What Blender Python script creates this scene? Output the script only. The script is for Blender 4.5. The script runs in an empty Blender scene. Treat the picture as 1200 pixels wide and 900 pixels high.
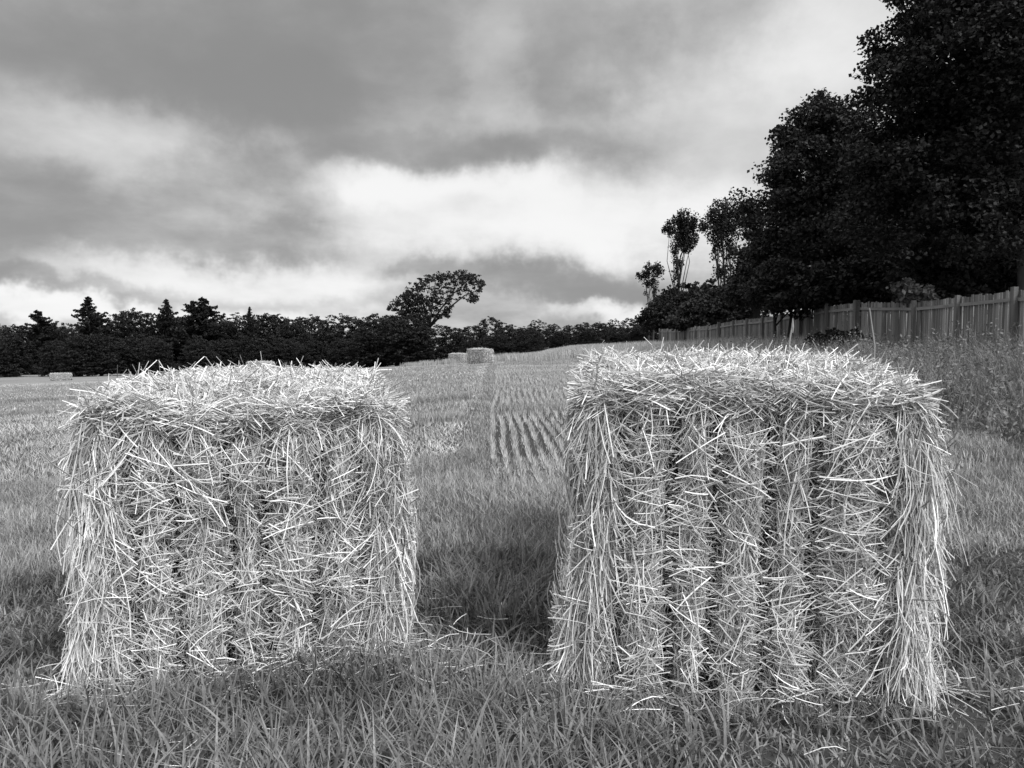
import bpy, math
import numpy as np
from mathutils import Vector
R = np.random.RandomState(11)
rad = math.radians
sc = bpy.context.scene
COL = sc.collection
CAMZ, PITCH, FPX = 1.45, math.atan(50/900), 900.0

# ------------------------------------------------------------------ helpers
def ss(a, b, v):
    t = np.clip((np.asarray(v, float)-a)/(b-a), 0, 1)
    return t*t*(3-2*t)

def ter(x, y):
    x = np.asarray(x, float); y = np.asarray(y, float)
    nx = .5*(-x+np.sqrt(x*x+1.0))-.5
    z = -.0583*60*np.tanh(np.maximum(nx, 0)/60)*(1-.0*y)
    yy = np.clip(y, 0, 260)-50
    yy = .5*(yy+np.sqrt(yy*yy+60))
    z = z-.0203*yy*(1-ss(-2, 12, x))
    z = z+.95*ss(1.8, 12.5, x)
    z = z-.008*np.clip(y-33, 0, 90)*ss(2, 12, x)
    z = z+.025*np.sin(x*1.3+.5*np.sin(y*.7))*np.sin(y*.9+1.)*np.exp(-np.abs(y)/40)
    return z

def ray(px, py):
    u = (px-600)/FPX; v = (450-py)/FPX
    return np.array([u, math.cos(PITCH)+v*math.sin(PITCH), -math.sin(PITCH)+v*math.cos(PITCH)])

def at(px, Y, py=None):
    d = ray(px, 400 if py is None else py); d = d*(Y/d[1])
    return (d[0], Y, CAMZ+d[2]) if py is not None else (d[0], Y, float(ter(d[0], Y)))

def tag(o, label=None, cat=None, group=None, kind=None):
    if label: o['label'] = label
    if cat: o['category'] = cat
    if group: o['group'] = group
    if kind: o['kind'] = kind
    return o

def empty(name, loc, rz=0):
    o = bpy.data.objects.new(name, None); COL.objects.link(o)
    o.location = loc; o.rotation_euler = (0, 0, rz); o.empty_display_size = .3
    return o

def dup(root, loc, rz=0, scale=(1, 1, 1)):
    r = root.copy(); COL.objects.link(r)
    r.location = loc; r.rotation_euler = (0, 0, rz); r.scale = scale
    for ch in list(root.children):
        c = ch.copy(); COL.objects.link(c); c.parent = r
        for g in list(ch.children):
            d = g.copy(); COL.objects.link(d); d.parent = c
    return r

def mesh_obj(name, V, F, mat, parent=None, smooth=False):
    """V (n,3); F (m,4) or list of such"""
    V = np.ascontiguousarray(V, np.float32); F = np.ascontiguousarray(F, np.int32)
    me = bpy.data.meshes.new(name)
    k = F.shape[1]
    me.vertices.add(len(V)); me.vertices.foreach_set('co', V.ravel())
    me.loops.add(F.size); me.loops.foreach_set('vertex_index', F.ravel())
    me.polygons.add(len(F))
    me.polygons.foreach_set('loop_start', np.arange(0, F.size, k, dtype=np.int32))
    me.polygons.foreach_set('use_smooth', np.full(len(F), smooth, bool))
    me.update(calc_edges=True)
    me.materials.append(mat)
    o = bpy.data.objects.new(name, me); COL.objects.link(o)
    if parent is not None: o.parent = parent
    return o

class MB:
    def __init__(s): s.v = []; s.f = []; s.n = 0
    def add(s, V, F):
        s.v.append(np.asarray(V, float)); s.f.append(np.asarray(F, int)+s.n); s.n += len(V)
    def box(s, c, d, ax=None):
        c = np.array(c, float); h = np.array(d, float)/2
        P = np.array([[i, j, k] for i in (-1, 1) for j in (-1, 1) for k in (-1, 1)])*h
        if ax is not None: P = P@np.array(ax)
        s.add(P+c, [[0, 1, 3, 2], [4, 6, 7, 5], [0, 4, 5, 1], [2, 3, 7, 6], [0, 2, 6, 4], [1, 5, 7, 3]])
    def tube(s, pts, rs, n=7):
        pts = np.array(pts, float); m = len(pts); rs = np.broadcast_to(rs, (m,))
        t = np.gradient(pts, axis=0); t /= np.linalg.norm(t, axis=1)[:, None]+1e-9
        ref = np.array([0, 0, 1.]) if abs(t[:, 2]).mean() < .8 else np.array([1., 0, 0])
        a = np.cross(t, ref); a /= np.linalg.norm(a, axis=1)[:, None]+1e-9
        b = np.cross(t, a)
        th = np.arange(n)/n*2*math.pi
        V = pts[:, None]+rs[:, None, None]*(np.cos(th)[None, :, None]*a[:, None]+np.sin(th)[None, :, None]*b[:, None])
        F = [[i*n+j, i*n+(j+1) % n, (i+1)*n+(j+1) % n, (i+1)*n+j] for i in range(m-1) for j in range(n)]
        s.add(V.reshape(-1, 3), F)
    def build(s, name, mat, parent=None, smooth=False):
        return mesh_obj(name, np.concatenate(s.v), np.concatenate(s.f), mat, parent, smooth)

def unit(v): return v/(np.linalg.norm(v, axis=-1, keepdims=True)+1e-9)

def strands(P, D, L, rad_, bend, sides=3, segs=3, droop=0.):
    """thin stalks, each a little tube: P start, D unit dir, L length, bend vector amount"""
    n = len(P)
    t = np.linspace(0, 1, segs+1)
    cen = P[:, None]+D[:, None]*(L[:, None]*t)[:, :, None]
    cen = cen+bend[:, None]*((4*t*(1-t))[None, :, None])*L[:, None, None]
    cen[:, :, 2] -= droop*(t**2)[None, :]*L[:, None]
    a = unit(np.cross(D, unit(R.normal(size=(n, 3))))); b = np.cross(D, a)
    th = np.arange(sides)/sides*2*math.pi
    off = np.cos(th)[None, :, None]*a[:, None]+.6*np.sin(th)[None, :, None]*b[:, None]
    V = cen[:, :, None]+off[:, None]*rad_[:, None, None, None]
    base = (np.arange(n)*(segs+1)*sides)[:, None, None]
    i = np.arange(segs)[None, :, None]; j = np.arange(sides)[None, None, :]; j2 = (j+1) % sides
    F = np.stack([base+i*sides+j, base+i*sides+j2, base+(i+1)*sides+j2, base+(i+1)*sides+j], -1)
    return V.reshape(-1, 3), F.reshape(-1, 4)

def blades(x, y, h, w, lean, segs=2, z=None, az=None, curl=1.6):
    n = len(x)
    if z is None: z = ter(x, y)
    if az is None: az = R.uniform(0, 2*math.pi, n)
    d = np.stack([np.cos(az), np.sin(az), 0*az], 1)
    fa = az+math.pi/2+R.normal(0, .5, n)
    sd = np.stack([np.cos(fa), np.sin(fa), 0*az], 1)
    t = np.linspace(0, 1, segs+1)
    hz = t[None]-.35*(lean[:, None])*t[None]**2
    cen = np.stack([x, y, z-.01], 1)[:, None]+d[:, None]*((lean*h)[:, None]*t[None]**curl)[:, :, None]
    cen[:, :, 2] += h[:, None]*hz
    ww = w[:, None]*np.array([1-.88*q**1.5 for q in t])[None]*.5
    V = np.stack([cen-sd[:, None]*ww[:, :, None], cen+sd[:, None]*ww[:, :, None]], 2)
    base = (np.arange(n)*(segs+1)*2)[:, None]; i = np.arange(segs)[None]*2
    F = np.stack([base+i, base+i+1, base+i+3, base+i+2], -1)
    return V.reshape(-1, 3), F.reshape(-1, 4)

def leaves(C, size, up=.5, elong=1.3):
    n = len(C)
    nrm = unit(R.normal(size=(n, 3))+np.array([0, 0, up*2]))
    a = unit(np.cross(nrm, R.normal(size=(n, 3)))); b = np.cross(nrm, a)
    s = size*R.uniform(.6, 1.25, n)
    l = (s*elong*.5)[:, None]*a; w = (s*.5)[:, None]*b
    fold = nrm*(s*.12)[:, None]
    V = np.stack([C-l, C-.1*l+w+fold, C+l, C-.1*l-w+fold], 1)
    F = np.arange(n*4).reshape(n, 4)
    return V.reshape(-1, 3), F

def cat(*vf):
    V = []; F = []; n = 0
    for v, f in vf: V.append(v); F.append(f+n); n += len(v)
    return np.concatenate(V), np.concatenate(F)

def vnoise(x, y, s, seed=0):
    """cheap smooth value noise in numpy"""
    r = np.random.RandomState(seed).rand(64, 64)
    u = np.asarray(x)*s+200; v = np.asarray(y)*s+200
    i = np.floor(u).astype(int); j = np.floor(v).astype(int)
    fu = u-i; fv = v-j; fu = fu*fu*(3-2*fu); fv = fv*fv*(3-2*fv)
    g = lambda a, b: r[a % 64, b % 64]
    return (g(i, j)*(1-fu)+g(i+1, j)*fu)*(1-fv)+(g(i, j+1)*(1-fu)+g(i+1, j+1)*fu)*fv

# ------------------------------------------------------------------ materials
def mat(name, lo, hi, rough=.8, spec=.2, island=True, nscale=None, namp=.3, trans=0., bump=0., bscale=30, stretch=None, mid=None):
    m = bpy.data.materials.new(name); m.use_nodes = True
    nt = m.node_tree; N = nt.nodes; Lk = nt.links
    p = N['Principled BSDF']; p.inputs['Roughness'].default_value = rough
    p.inputs['Specular IOR Level'].default_value = spec
    f = None
    if island:
        g = N.new('ShaderNodeNewGeometry'); f = g.outputs['Random Per Island']
    if nscale:
        tc = N.new('ShaderNodeTexCoord'); src = tc.outputs['Object']
        if stretch:
            mp = N.new('ShaderNodeMapping'); mp.inputs['Scale'].default_value = stretch
            Lk.new(src, mp.inputs['Vector']); src = mp.outputs['Vector']
        nz = N.new('ShaderNodeTexNoise'); nz.inputs['Scale'].default_value = nscale; nz.inputs['Detail'].default_value = 6
        Lk.new(src, nz.inputs['Vector'])
        if f is None: f = nz.outputs['Fac']
        else:
            mx = N.new('ShaderNodeMix'); mx.inputs[0].default_value = namp
            Lk.new(f, mx.inputs[2]); 
            cr = N.new('ShaderNodeMapRange'); cr.inputs[1].default_value = .3; cr.inputs[2].default_value = .7
            Lk.new(nz.outputs['Fac'], cr.inputs[0]); Lk.new(cr.outputs[0], mx.inputs[3]); f = mx.outputs[0]
    r = N.new('ShaderNodeValToRGB')
    r.color_ramp.elements[0].color = (lo, lo, lo, 1); r.color_ramp.elements[1].color = (hi, hi, hi, 1)
    if mid:
        e_ = r.color_ramp.elements.new(mid[0]); e_.color = (mid[1], mid[1], mid[1], 1)
    if not island: r.color_ramp.elements[0].position = .3; r.color_ramp.elements[1].position = .7
    Lk.new(f, r.inputs['Fac']); Lk.new(r.outputs['Color'], p.inputs['Base Color'])
    if bump:
        tc = N.new('ShaderNodeTexCoord'); nb = N.new('ShaderNodeTexNoise'); nb.inputs['Scale'].default_value = bscale; nb.inputs['Detail'].default_value = 5
        bp = N.new('ShaderNodeBump'); bp.inputs['Strength'].default_value = bump; bp.inputs['Distance'].default_value = .05
        Lk.new(tc.outputs['Object'], nb.inputs['Vector']); Lk.new(nb.outputs['Fac'], bp.inputs['Height']); Lk.new(bp.outputs['Normal'], p.inputs['Normal'])
    if trans:
        tr = N.new('ShaderNodeBsdfTranslucent'); Lk.new(r.outputs['Color'], tr.inputs['Color'])
        mx = N.new('ShaderNodeMixShader'); mx.inputs[0].default_value = trans
        Lk.new(p.outputs[0], mx.inputs[1]); Lk.new(tr.outputs[0], mx.inputs[2])
        Lk.new(mx.outputs[0], N['Material Output'].inputs['Surface'])
    return m

M = dict(
    straw=mat('straw', .11, .93, .5, .4, nscale=5, namp=.2, mid=(.5, .47)),
    palest=mat('palest_straw', .55, .82, .6, .3),
    core=mat('gap_shade_straw', .015, .05, .9, .1, island=False, nscale=25, bump=.8, bscale=60),  # core near black, shade of the gaps between stalks put into its colour
    twine=mat('twine', .03, .05, .7, .2),
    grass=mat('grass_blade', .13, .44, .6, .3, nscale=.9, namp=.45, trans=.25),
    lush=mat('lush_grass', .015, .33, .5, .45, nscale=1.5, namp=.68, trans=.25),
    stubble=mat('stubble', .22, .54, .7, .2, nscale=.35, namp=.4),
    dry=mat('dry_grass', .22, .50, .7, .2, nscale=.15, namp=.4, trans=.2),
    weed=mat('weed', .04, .26, .6, .3, nscale=.8, namp=.5, trans=.2),
    seed=mat('seed_head', .13, .32, .7, .2),
    leaf=mat('leaf', .009, .022, .6, .15, nscale=.4, namp=.4, trans=.12),
    leaf2=mat('paler_leaf', .011, .028, .6, .2, nscale=.4, namp=.4, trans=.15),
    farleaf=mat('far_leaf', .012, .038, .8, .1, nscale=.12, namp=.5, trans=.1),
    bark=mat('bark', .02, .05, .9, .1, island=False, nscale=6, bump=.5, bscale=12, stretch=(1, 1, .2)),
    palebark=mat('pale_bark', .05, .10, .9, .1, island=False, nscale=6, stretch=(1, 1, .2)),
    wood=mat('weathered_wood', .05, .25, .85, .15, nscale=5, namp=.3, stretch=(1, 1, .12), bump=.25, bscale=40),
    post=mat('shaded_post_wood', .05, .15, .85, .15, nscale=7, namp=.7, stretch=(1, 1, .12), bump=.25, bscale=40),  # darker than the boards, shadow side of the posts put into the colour
    rail=mat('rail_wood', .12, .24, .85, .15, nscale=7, namp=.7, stretch=(.2, .2, 1)),
)

# ground material: soil with mown-grass patches, mowing bands and stubble drill rows
def ground_mat():
    m = bpy.data.materials.new('field_ground'); m.use_nodes = True
    nt = m.node_tree; N = nt.nodes; Lk = nt.links; p = N['Principled BSDF']
    p.inputs['Roughness'].default_value = 1; p.inputs['Specular IOR Level'].default_value = .05
    tc = N.new('ShaderNodeTexCoord')
    def noise(scale, stretch=(1, 1, 1), d=6):
        mp = N.new('ShaderNodeMapping'); mp.inputs['Scale'].default_value = stretch
        nz = N.new('ShaderNodeTexNoise'); nz.inputs['Scale'].default_value = scale; nz.inputs['Detail'].default_value = d
        Lk.new(tc.outputs['Object'], mp.inputs['Vector']); Lk.new(mp.outputs[0], nz.inputs['Vector']); return nz.outputs['Fac']
    def mt(op, a, b=None):
        n = N.new('ShaderNodeMath'); n.operation = op
        for k, v in enumerate((a, b)):
            if v is None: continue
            if isinstance(v, (int, float)): n.inputs[k].default_value = v
            else: Lk.new(v, n.inputs[k])
        return n.outputs[0]
    a = noise(.5, (.12, 1, 1)); b = noise(6, (1, .5, 1)); c = noise(.08); e = noise(30)
    s = mt('ADD', mt('MULTIPLY', a, .45), mt('MULTIPLY', b, .3))
    s = mt('ADD', s, mt('MULTIPLY', c, .25)); s = mt('ADD', s, mt('MULTIPLY', mt('SUBTRACT', e, .5), .35))
    r = N.new('ShaderNodeValToRGB')
    els = r.color_ramp.elements
    els[0].position = .36; els[0].color = (.12, .12, .12, 1); els[1].position = .64; els[1].color = (.27, .27, .27, 1)
    Lk.new(s, r.inputs['Fac'])
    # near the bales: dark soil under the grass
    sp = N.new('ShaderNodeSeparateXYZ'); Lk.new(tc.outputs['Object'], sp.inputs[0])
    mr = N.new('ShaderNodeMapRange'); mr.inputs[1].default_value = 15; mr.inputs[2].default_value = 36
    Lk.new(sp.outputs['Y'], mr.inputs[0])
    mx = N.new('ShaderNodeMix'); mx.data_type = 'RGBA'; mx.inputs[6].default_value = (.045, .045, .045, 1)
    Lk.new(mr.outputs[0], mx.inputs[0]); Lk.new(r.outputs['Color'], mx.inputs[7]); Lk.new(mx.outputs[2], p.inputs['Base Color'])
    bp = N.new('ShaderNodeBump'); bp.inputs['Strength'].default_value = .6; bp.inputs['Distance'].default_value = .05
    Lk.new(b, bp.inputs['Height']); Lk.new(bp.outputs[0], p.inputs['Normal'])
    return m

# ------------------------------------------------------------------ ground
def axis(lo, hi, d0, g):
    o = [0.]; d = d0
    while o[-1] < hi: o.append(o[-1]+d); d *= g
    q = [0.]; d = d0
    while q[-1] > lo: q.append(q[-1]-d); d *= g
    return np.array(sorted(set(q+o)))
gx = axis(-1800, 1800, .35, 1.045); gy = axis(-150, 1800, .35, 1.04)
X, Y = np.meshgrid(gx, gy); nX, nY = len(gx), len(gy)
V = np.stack([X.ravel(), Y.ravel(), ter(X, Y).ravel()], 1)
ii = (np.arange(nY-1)[:, None]*nX+np.arange(nX-1)[None]).ravel()
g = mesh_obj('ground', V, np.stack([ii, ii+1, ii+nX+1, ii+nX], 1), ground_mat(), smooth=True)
tag(g, 'gently sloping stubble field running to the far wood', 'field', kind='structure')

# ------------------------------------------------------------------ bales
BALES = []   # footprints for clearing grass: (cx, cy, yaw, halfwidth, depth)

def big_bale(loc, yaw, H, label, seed, sx_l, sx_r):
    """end of a 2.4 m bale faces -y; six twines run over the end"""
    global R
    R = np.random.RandomState(seed)
    root = empty('straw_bale', loc, yaw); tag(root, label, 'straw bale', 'big straw bales in the foreground')
    D = 2.35
    tw = np.linspace(-.5, .5, 6)+R.normal(0, .012, 6)
    ph = R.uniform(0, 6, 6)
    def twx(k, z): return tw[k]+.018*np.sin(z*3.1+ph[k])
    def groove(x, z):
        g = 0*x
        for k in range(6): g = np.maximum(g, np.exp(-((x-twx(k, z))/.042)**2))
        return g
    def hw(z, side):
        base = np.where(side < 0, sx_l, sx_r)
        return base+.07*(1-np.clip(z/H, 0, 1))+.03*np.sin(z*5+seed+side)
    def top(x, y):
        return H+.065*ss(.0, .5, y)-.02*(x/.7)**4+.05*(vnoise(x, y, 5, seed)-.5)
    def front(x, z):
        e = np.clip(np.abs(x)/.72, 0, 1.2)
        b = .05*(vnoise(x*1.0, z, 4.5, seed+1)-.5)*2
        und = .05*np.exp(-((z-(H-.13))/.06)**2)       # the shaded hollow under the top overhang
        return .03*e**4+.1*groove(x, z)-b*.8+und+.05*ss(H-.1, H+.02, z)
    # packed core
    mb = MB()
    def sheet(fn, us, vs):
        U, W = np.meshgrid(us, vs); P = fn(U, W); n = len(us)
        q = (np.arange(len(vs)-1)[:, None]*n+np.arange(n-1)[None]).ravel()
        mb.add(P.reshape(-1, 3), np.stack([q, q+1, q+n+1, q+n], 1))
    ins = .10
    def f_front(u, v):
        z = v*(H-.03); x = np.where(u < 0, u*(hw(z, -1)-.09), u*(hw(z, 1)-.09))
        return np.stack([x, front(x, z)+ins, z], -1)
    def f_top(u, v):
        y = ins+.05+v*(D-ins-.05); x = np.where(u < 0, u*(hw(H, -1)-.09), u*(hw(H, 1)-.09))
        z = np.where(v <= 0, H-.03, top(x, y)-.04)
        return np.stack([x, np.where(v <= 0, front(x, H-.03)+ins, y), z], -1)
    def f_side(s):
        def f(u, v):
            z = np.where(u >= 1, top(s*.6+0*v, v*D)-.05, u*(H-.03)); y = ins+.03+v*(D-ins-.03)
            x = s*(hw(z, s)-.09)-s*.03*np.sin(y*4)
            return np.stack([x, y, z], -1)
        return f
    sheet(f_front, np.linspace(-1, 1, 90), np.linspace(0, 1, 50))
    sheet(f_top, np.linspace(-1, 1, 40), np.linspace(0, 1, 50))
    for s in (-1, 1): sheet(f_side(s), np.linspace(0, 1, 30), np.linspace(0, 1, 40))
    def f_back(u, v):
        z = v*(H+.05); return np.stack([u*(hw(z, 1)-.09), D+0*u-.01, z], -1)
    sheet(f_back, np.linspace(-1, 1, 20), np.linspace(0, 1, 20))
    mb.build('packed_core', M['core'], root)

    out = []
    # --- front face, flakes of tangled straw between the twines
    n = 21000
    x = R.uniform(-.60, .62, n); z = R.uniform(.02, H-.01, n)
    gr = groove(x, z)
    kk = R.rand(n) > gr*.85; x, z, gr = x[kk], z[kk], gr[kk]; n = len(x)
    flk = vnoise(x*1.3, z, 6, seed+5)*math.pi*2.4
    ang = flk+R.normal(0, .7, n)
    edge = ss(.5, .66, np.abs(x))
    vert = np.clip(np.maximum(gr*1.6, edge*.8), 0, 1)
    ang = np.where(R.rand(n) < vert, -math.pi/2+R.normal(0, .2+.25*edge, n)+.3*np.sign(x)*edge, ang)
    layer = R.uniform(0, 1, n)**.8
    Dv = np.stack([np.cos(ang), R.normal(-.03, .10, n), np.sin(ang)], 1); Dv = unit(Dv)
    L = np.clip(R.lognormal(math.log(.13), .5, n), .05, .34)
    dist = np.min(np.stack([np.abs(x-twx(k, z)) for k in range(6)]), 0)
    lim = (dist+.012)*2/(np.abs(Dv[:, 0])+1e-3)
    L = np.where((R.rand(n) < .94) & (np.abs(x) < .56), np.minimum(L, np.maximum(lim, .03)), L)
    y = front(x, z)+.09-.15*layer**1.2+.015*gr
    L = np.where(gr > .4, L*.6, L)
    P = np.stack([x, y, z], 1)-Dv*(L*.5)[:, None]
    L = np.minimum(L, np.maximum(.68-np.abs(x), .03)*2/np.maximum(np.abs(Dv[:, 0]), .1)); P = np.stack([x, y, z], 1)-Dv*(L*.5)[:, None]
    k = P[:, 2]+Dv[:, 2]*L > .0
    bend = R.normal(0, .055, (n, 3)); bend[:, 1] = -np.abs(bend[:, 1])*.35
    r = R.uniform(.0014, .0033, n)
    out.append(strands(P[k], Dv[k], L[k], r[k], bend[k]))
    for k in range(6):                                        # straw pressed upright beside each twine
        n = 130
        z = R.uniform(.05, H-.05, n); x = twx(k, z)+R.normal(0, .02, n)
        Dv = unit(np.stack([R.normal(0, .12, n), R.normal(0, .08, n), -np.ones(n)], 1)); L = R.uniform(.06, .24, n)
        P = np.stack([x, front(x, z)+R.uniform(.015, .06, n), z], 1)-Dv*(L*.5)[:, None]
        out.append(strands(P, Dv, L, R.uniform(.0013, .0026, n), R.normal(0, .05, (n, 3))))
    # --- lower front: long straw drooping off the outer corners
    for s in (-1, 1):
        n = 3700
        z = R.uniform(.12, H-.01, n); u = R.uniform(0, 1, n)
        w = hw(z, s)
        th = u*math.pi/2                                      # round the corner
        x = s*(w-.14+.14*np.sin(th)); y = .05+.12*(1-np.cos(th))*1.0-.035
        y = y+R.uniform(-.035, .05, n)+.05*(vnoise(u*2, z, 4, seed+3)-.4)
        spl = .20*ss(.2, .5, u)*(.5+.5*z/H)+.55*(vnoise(u*1.4, z, 3.2, seed+9)-.5)+R.normal(0, .15, n)
        Dv = unit(np.stack([s*spl, R.normal(-.05, .13, n), -np.ones(n)], 1))
        mess = R.rand(n) < .42
        Dv[mess] = unit(R.normal(size=(mess.sum(), 3))*np.array([.8, .4, 1]))
        out_ = mess & (Dv[:, 0]*s > 0) & (u > .4); Dv[out_, 0] *= .35; Dv = unit(Dv)
        hi_ = mess & (z > H-.3); Dv[hi_, 2] = -np.abs(Dv[hi_, 2])
        L = np.clip(R.lognormal(math.log(.19), .45, n), .07, .45)
        L = np.minimum(L, np.maximum(z-.0, .06)*1.05)
        L = np.minimum(L, np.maximum(hw(z, s)+.05-s*x, .03)/np.maximum(s*Dv[:, 0], .08))
        P = np.stack([x, y, z], 1)
        bend = R.normal(0, .05, (n, 3)); bend[:, 0] += s*.03
        out.append(strands(P, Dv, L, R.uniform(.0015, .0033, n), bend, segs=4))
    # --- side faces
    for s in (-1, 1):
        n = 6500
        z = R.uniform(.05, H+.02, n); y = .1+(D-.1)*R.uniform(0, 1, n)**1.5
        x = s*(hw(np.minimum(z, H), s)-.075+R.uniform(-.03, .05, n))
        Dv = unit(np.stack([s*R.normal(.16, .16, n), R.normal(0, .28, n), -np.ones(n)], 1))
        mess = R.rand(n) < .25
        Dv[mess] = unit(R.normal(size=(mess.sum(), 3))*np.array([.35, 1, 1]))
        hi_ = mess & (z > H-.3); Dv[hi_, 2] = -np.abs(Dv[hi_, 2])
        L = np.clip(R.lognormal(math.log(.22), .4, n), .08, .45); L = np.minimum(L, np.maximum(z, .06)); L = np.minimum(L, .09/np.maximum(s*Dv[:, 0], .1)); L = np.where(Dv[:, 1] < 0, np.minimum(L, (y+.02)/np.maximum(-Dv[:, 1], .1)), L)
        bend = R.normal(0, .05, (n, 3)); bend[:, 0] += s*.05
        out.append(strands(np.stack([x, y, z], 1), Dv, L, R.uniform(.0015, .0033, n), bend))
    # --- top: a pale thatch of loose stalks
    n = 18000
    u = R.uniform(-1, 1, n); y = np.where(R.rand(n) < .75, R.uniform(-.02, 1.0, n), R.uniform(.9, D, n))
    x = np.where(u < 0, u*(hw(H, -1)-.02), u*(hw(H, 1)-.02))
    z = top(x, y)+R.uniform(-.05, .02, n)
    az = R.uniform(0, 2*math.pi, n); el = np.abs(R.normal(.08, .38, n))
    Dv = np.stack([np.cos(az)*np.cos(el), np.sin(az)*np.cos(el), np.sin(el)], 1)
    Dv[:, 0] += .45*np.sign(x)*ss(.45, .68, np.abs(x)); Dv[:, 2] -= .12*ss(.5, .68, np.abs(x)); Dv = unit(Dv)
    L = np.clip(R.lognormal(math.log(.11), .4, n), .05, .26); L = np.minimum(L, np.maximum(.03, .76-np.abs(x))*2/np.maximum(np.abs(Dv[:, 0]), .1))
    P = np.stack([x, y, z], 1)-Dv*(L*.45)[:, None]
    out.append(strands(P, Dv, L, R.uniform(.0015, .0033, n), R.normal(0, .06, (n, 3))))
    # --- stalks combed across and over the front rim
    n = 3200
    x = R.uniform(-.63, .63, n); z = top(x, 0*x)+R.uniform(-.09, .02, n); y = front(x, np.minimum(z, H-.03))-.01+R.uniform(-.05, .07, n)
    az = R.normal(0, .55, n)+math.pi*(R.rand(n) < .5)
    Dv = unit(np.stack([np.cos(az), np.sin(az)*.6-.1, R.normal(-.05, .4, n)], 1))
    L = np.clip(R.lognormal(math.log(.15), .45, n), .06, .36); L = np.minimum(L, np.maximum(.03, .72-np.abs(x))*2/np.maximum(np.abs(Dv[:, 0]), .1))
    bend = R.normal(0, .06, (n, 3)); bend[:, 2] += .04
    out.append(strands(np.stack([x, y, z], 1)-Dv*(L*.5)[:, None], Dv, L, R.uniform(.0015, .0033, n), bend))
    n = 900                                                   # stalks tipping over the rim, in hanks
    x = R.uniform(-.63, .63, n); x = x[R.rand(n) < .15+.85*(vnoise(x, 0*x, 6, seed+2) > .5)]; n = len(x)
    P = np.stack([x, front(x, H-.03)-.03, top(x, 0*x)-R.uniform(0, .09, n)], 1)
    Dv = unit(np.stack([R.normal(0, .45, n)+.5*x, R.normal(-.22, .12, n), -np.ones(n)], 1))
    out.append(strands(P, Dv, np.clip(R.lognormal(math.log(.15), .45, n), .05, .36), R.uniform(.0015, .0033, n), R.normal(0, .06, (n, 3))))
    # --- strays sticking out of top and sides
    n = 90
    u = R.uniform(-1, 1, n); y = R.uniform(0, .9, n); x = u*(hw(H, 1)-.03)
    Dv = unit(np.stack([R.normal(0, .45, n)+.4*u, R.normal(0, .4, n), np.ones(n)], 1))
    out.append(strands(np.stack([x, y, top(x, y)-.04], 1), Dv, .06+.14*R.uniform(0, 1, n)**2.2, R.uniform(.0017, .003, n), R.normal(0, .07, (n, 3))))
    for s in (-1, 1):
        n = 45
        z = R.uniform(.4, H, n); y = R.uniform(0, .5, n)
        Dv = unit(np.stack([s*np.abs(R.normal(.7, .35, n)), R.normal(-.1, .4, n), R.normal(-1., .45, n)], 1))
        out.append(strands(np.stack([s*(hw(z, s)-.05), y, z], 1), Dv, .06+.12*R.uniform(0, 1, n)**2, R.uniform(.0016, .003, n), R.normal(0, .08, (n, 3)), segs=4, droop=.25))
    # back end
    n = 1500
    x = R.uniform(-.66, .66, n); z = R.uniform(.05, H, n); a = R.uniform(0, 6.28, n)
    Dv = unit(np.stack([np.cos(a), R.normal(0, .15, n), np.sin(a)], 1)); L = R.uniform(.1, .3, n)
    out.append(strands(np.stack([x, 0*x+D+.01, z], 1)-Dv*L[:, None]*.5, Dv, L, R.uniform(.0015, .0033, n), R.normal(0, .05, (n, 3))))
    Vv, Ff = cat(*out)
    Vv[:, 2] = np.maximum(Vv[:, 2], -.06)
    mesh_obj('straw_layer', Vv, Ff, M['straw'], root)
    # --- skein of paler straw hanging off the outer lower corner
    s = -1 if sx_l > sx_r else 1
    n = 800
    z = R.uniform(.18, .85, n)*H; x = s*(hw(z, s)-.05+R.normal(0, .035, n)); y = R.uniform(-.05, .2, n)
    Dv = unit(np.stack([s*R.normal(.0, .16, n), R.normal(-.08, .16, n), -np.ones(n)], 1))
    L = np.minimum(R.uniform(.1, .36, n), z+.03)
    bend = R.normal(0, .07, (n, 3))
    Vv, Ff = strands(np.stack([x, y, z], 1), Dv, L, R.uniform(.0014, .0028, n), bend, segs=5)
    mesh_obj('hanging_straw', Vv, Ff, M['palest'], root)
    # --- twines
    for k in range(6):
        m2 = MB()
        zs = np.linspace(0, H-.02, 26)
        pts = [(twx(k, z), float(front(twx(k, z), z))+.005, z) for z in zs]
        pts += [(tw[k], y, float(top(tw[k], y))-.03) for y in np.linspace(.12, D-.02, 14)]
        pts += [(tw[k], D+.02, z) for z in np.linspace(H, 0, 8)]
        m2.tube(pts, .0035, 5)
        m2.build('twine', M['twine'], root)
    BALES.append((loc[0], loc[1], yaw, max(sx_l, sx_r)+.02, D))
    return root

LB = at(288, 3.36); RB = at(878, 3.05)
big_bale((LB[0], LB[1], LB[2]), rad(13), 1.205, 'shaggy straw bale on the left, a pale skein of straw hanging at its left corner', 3, .66, .63)
big_bale((RB[0], RB[1], RB[2]), rad(-8), 1.29, 'larger straw bale on the right, nearer the wooden fence, with a bright thatch on top', 8, .66, .67)

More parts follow.
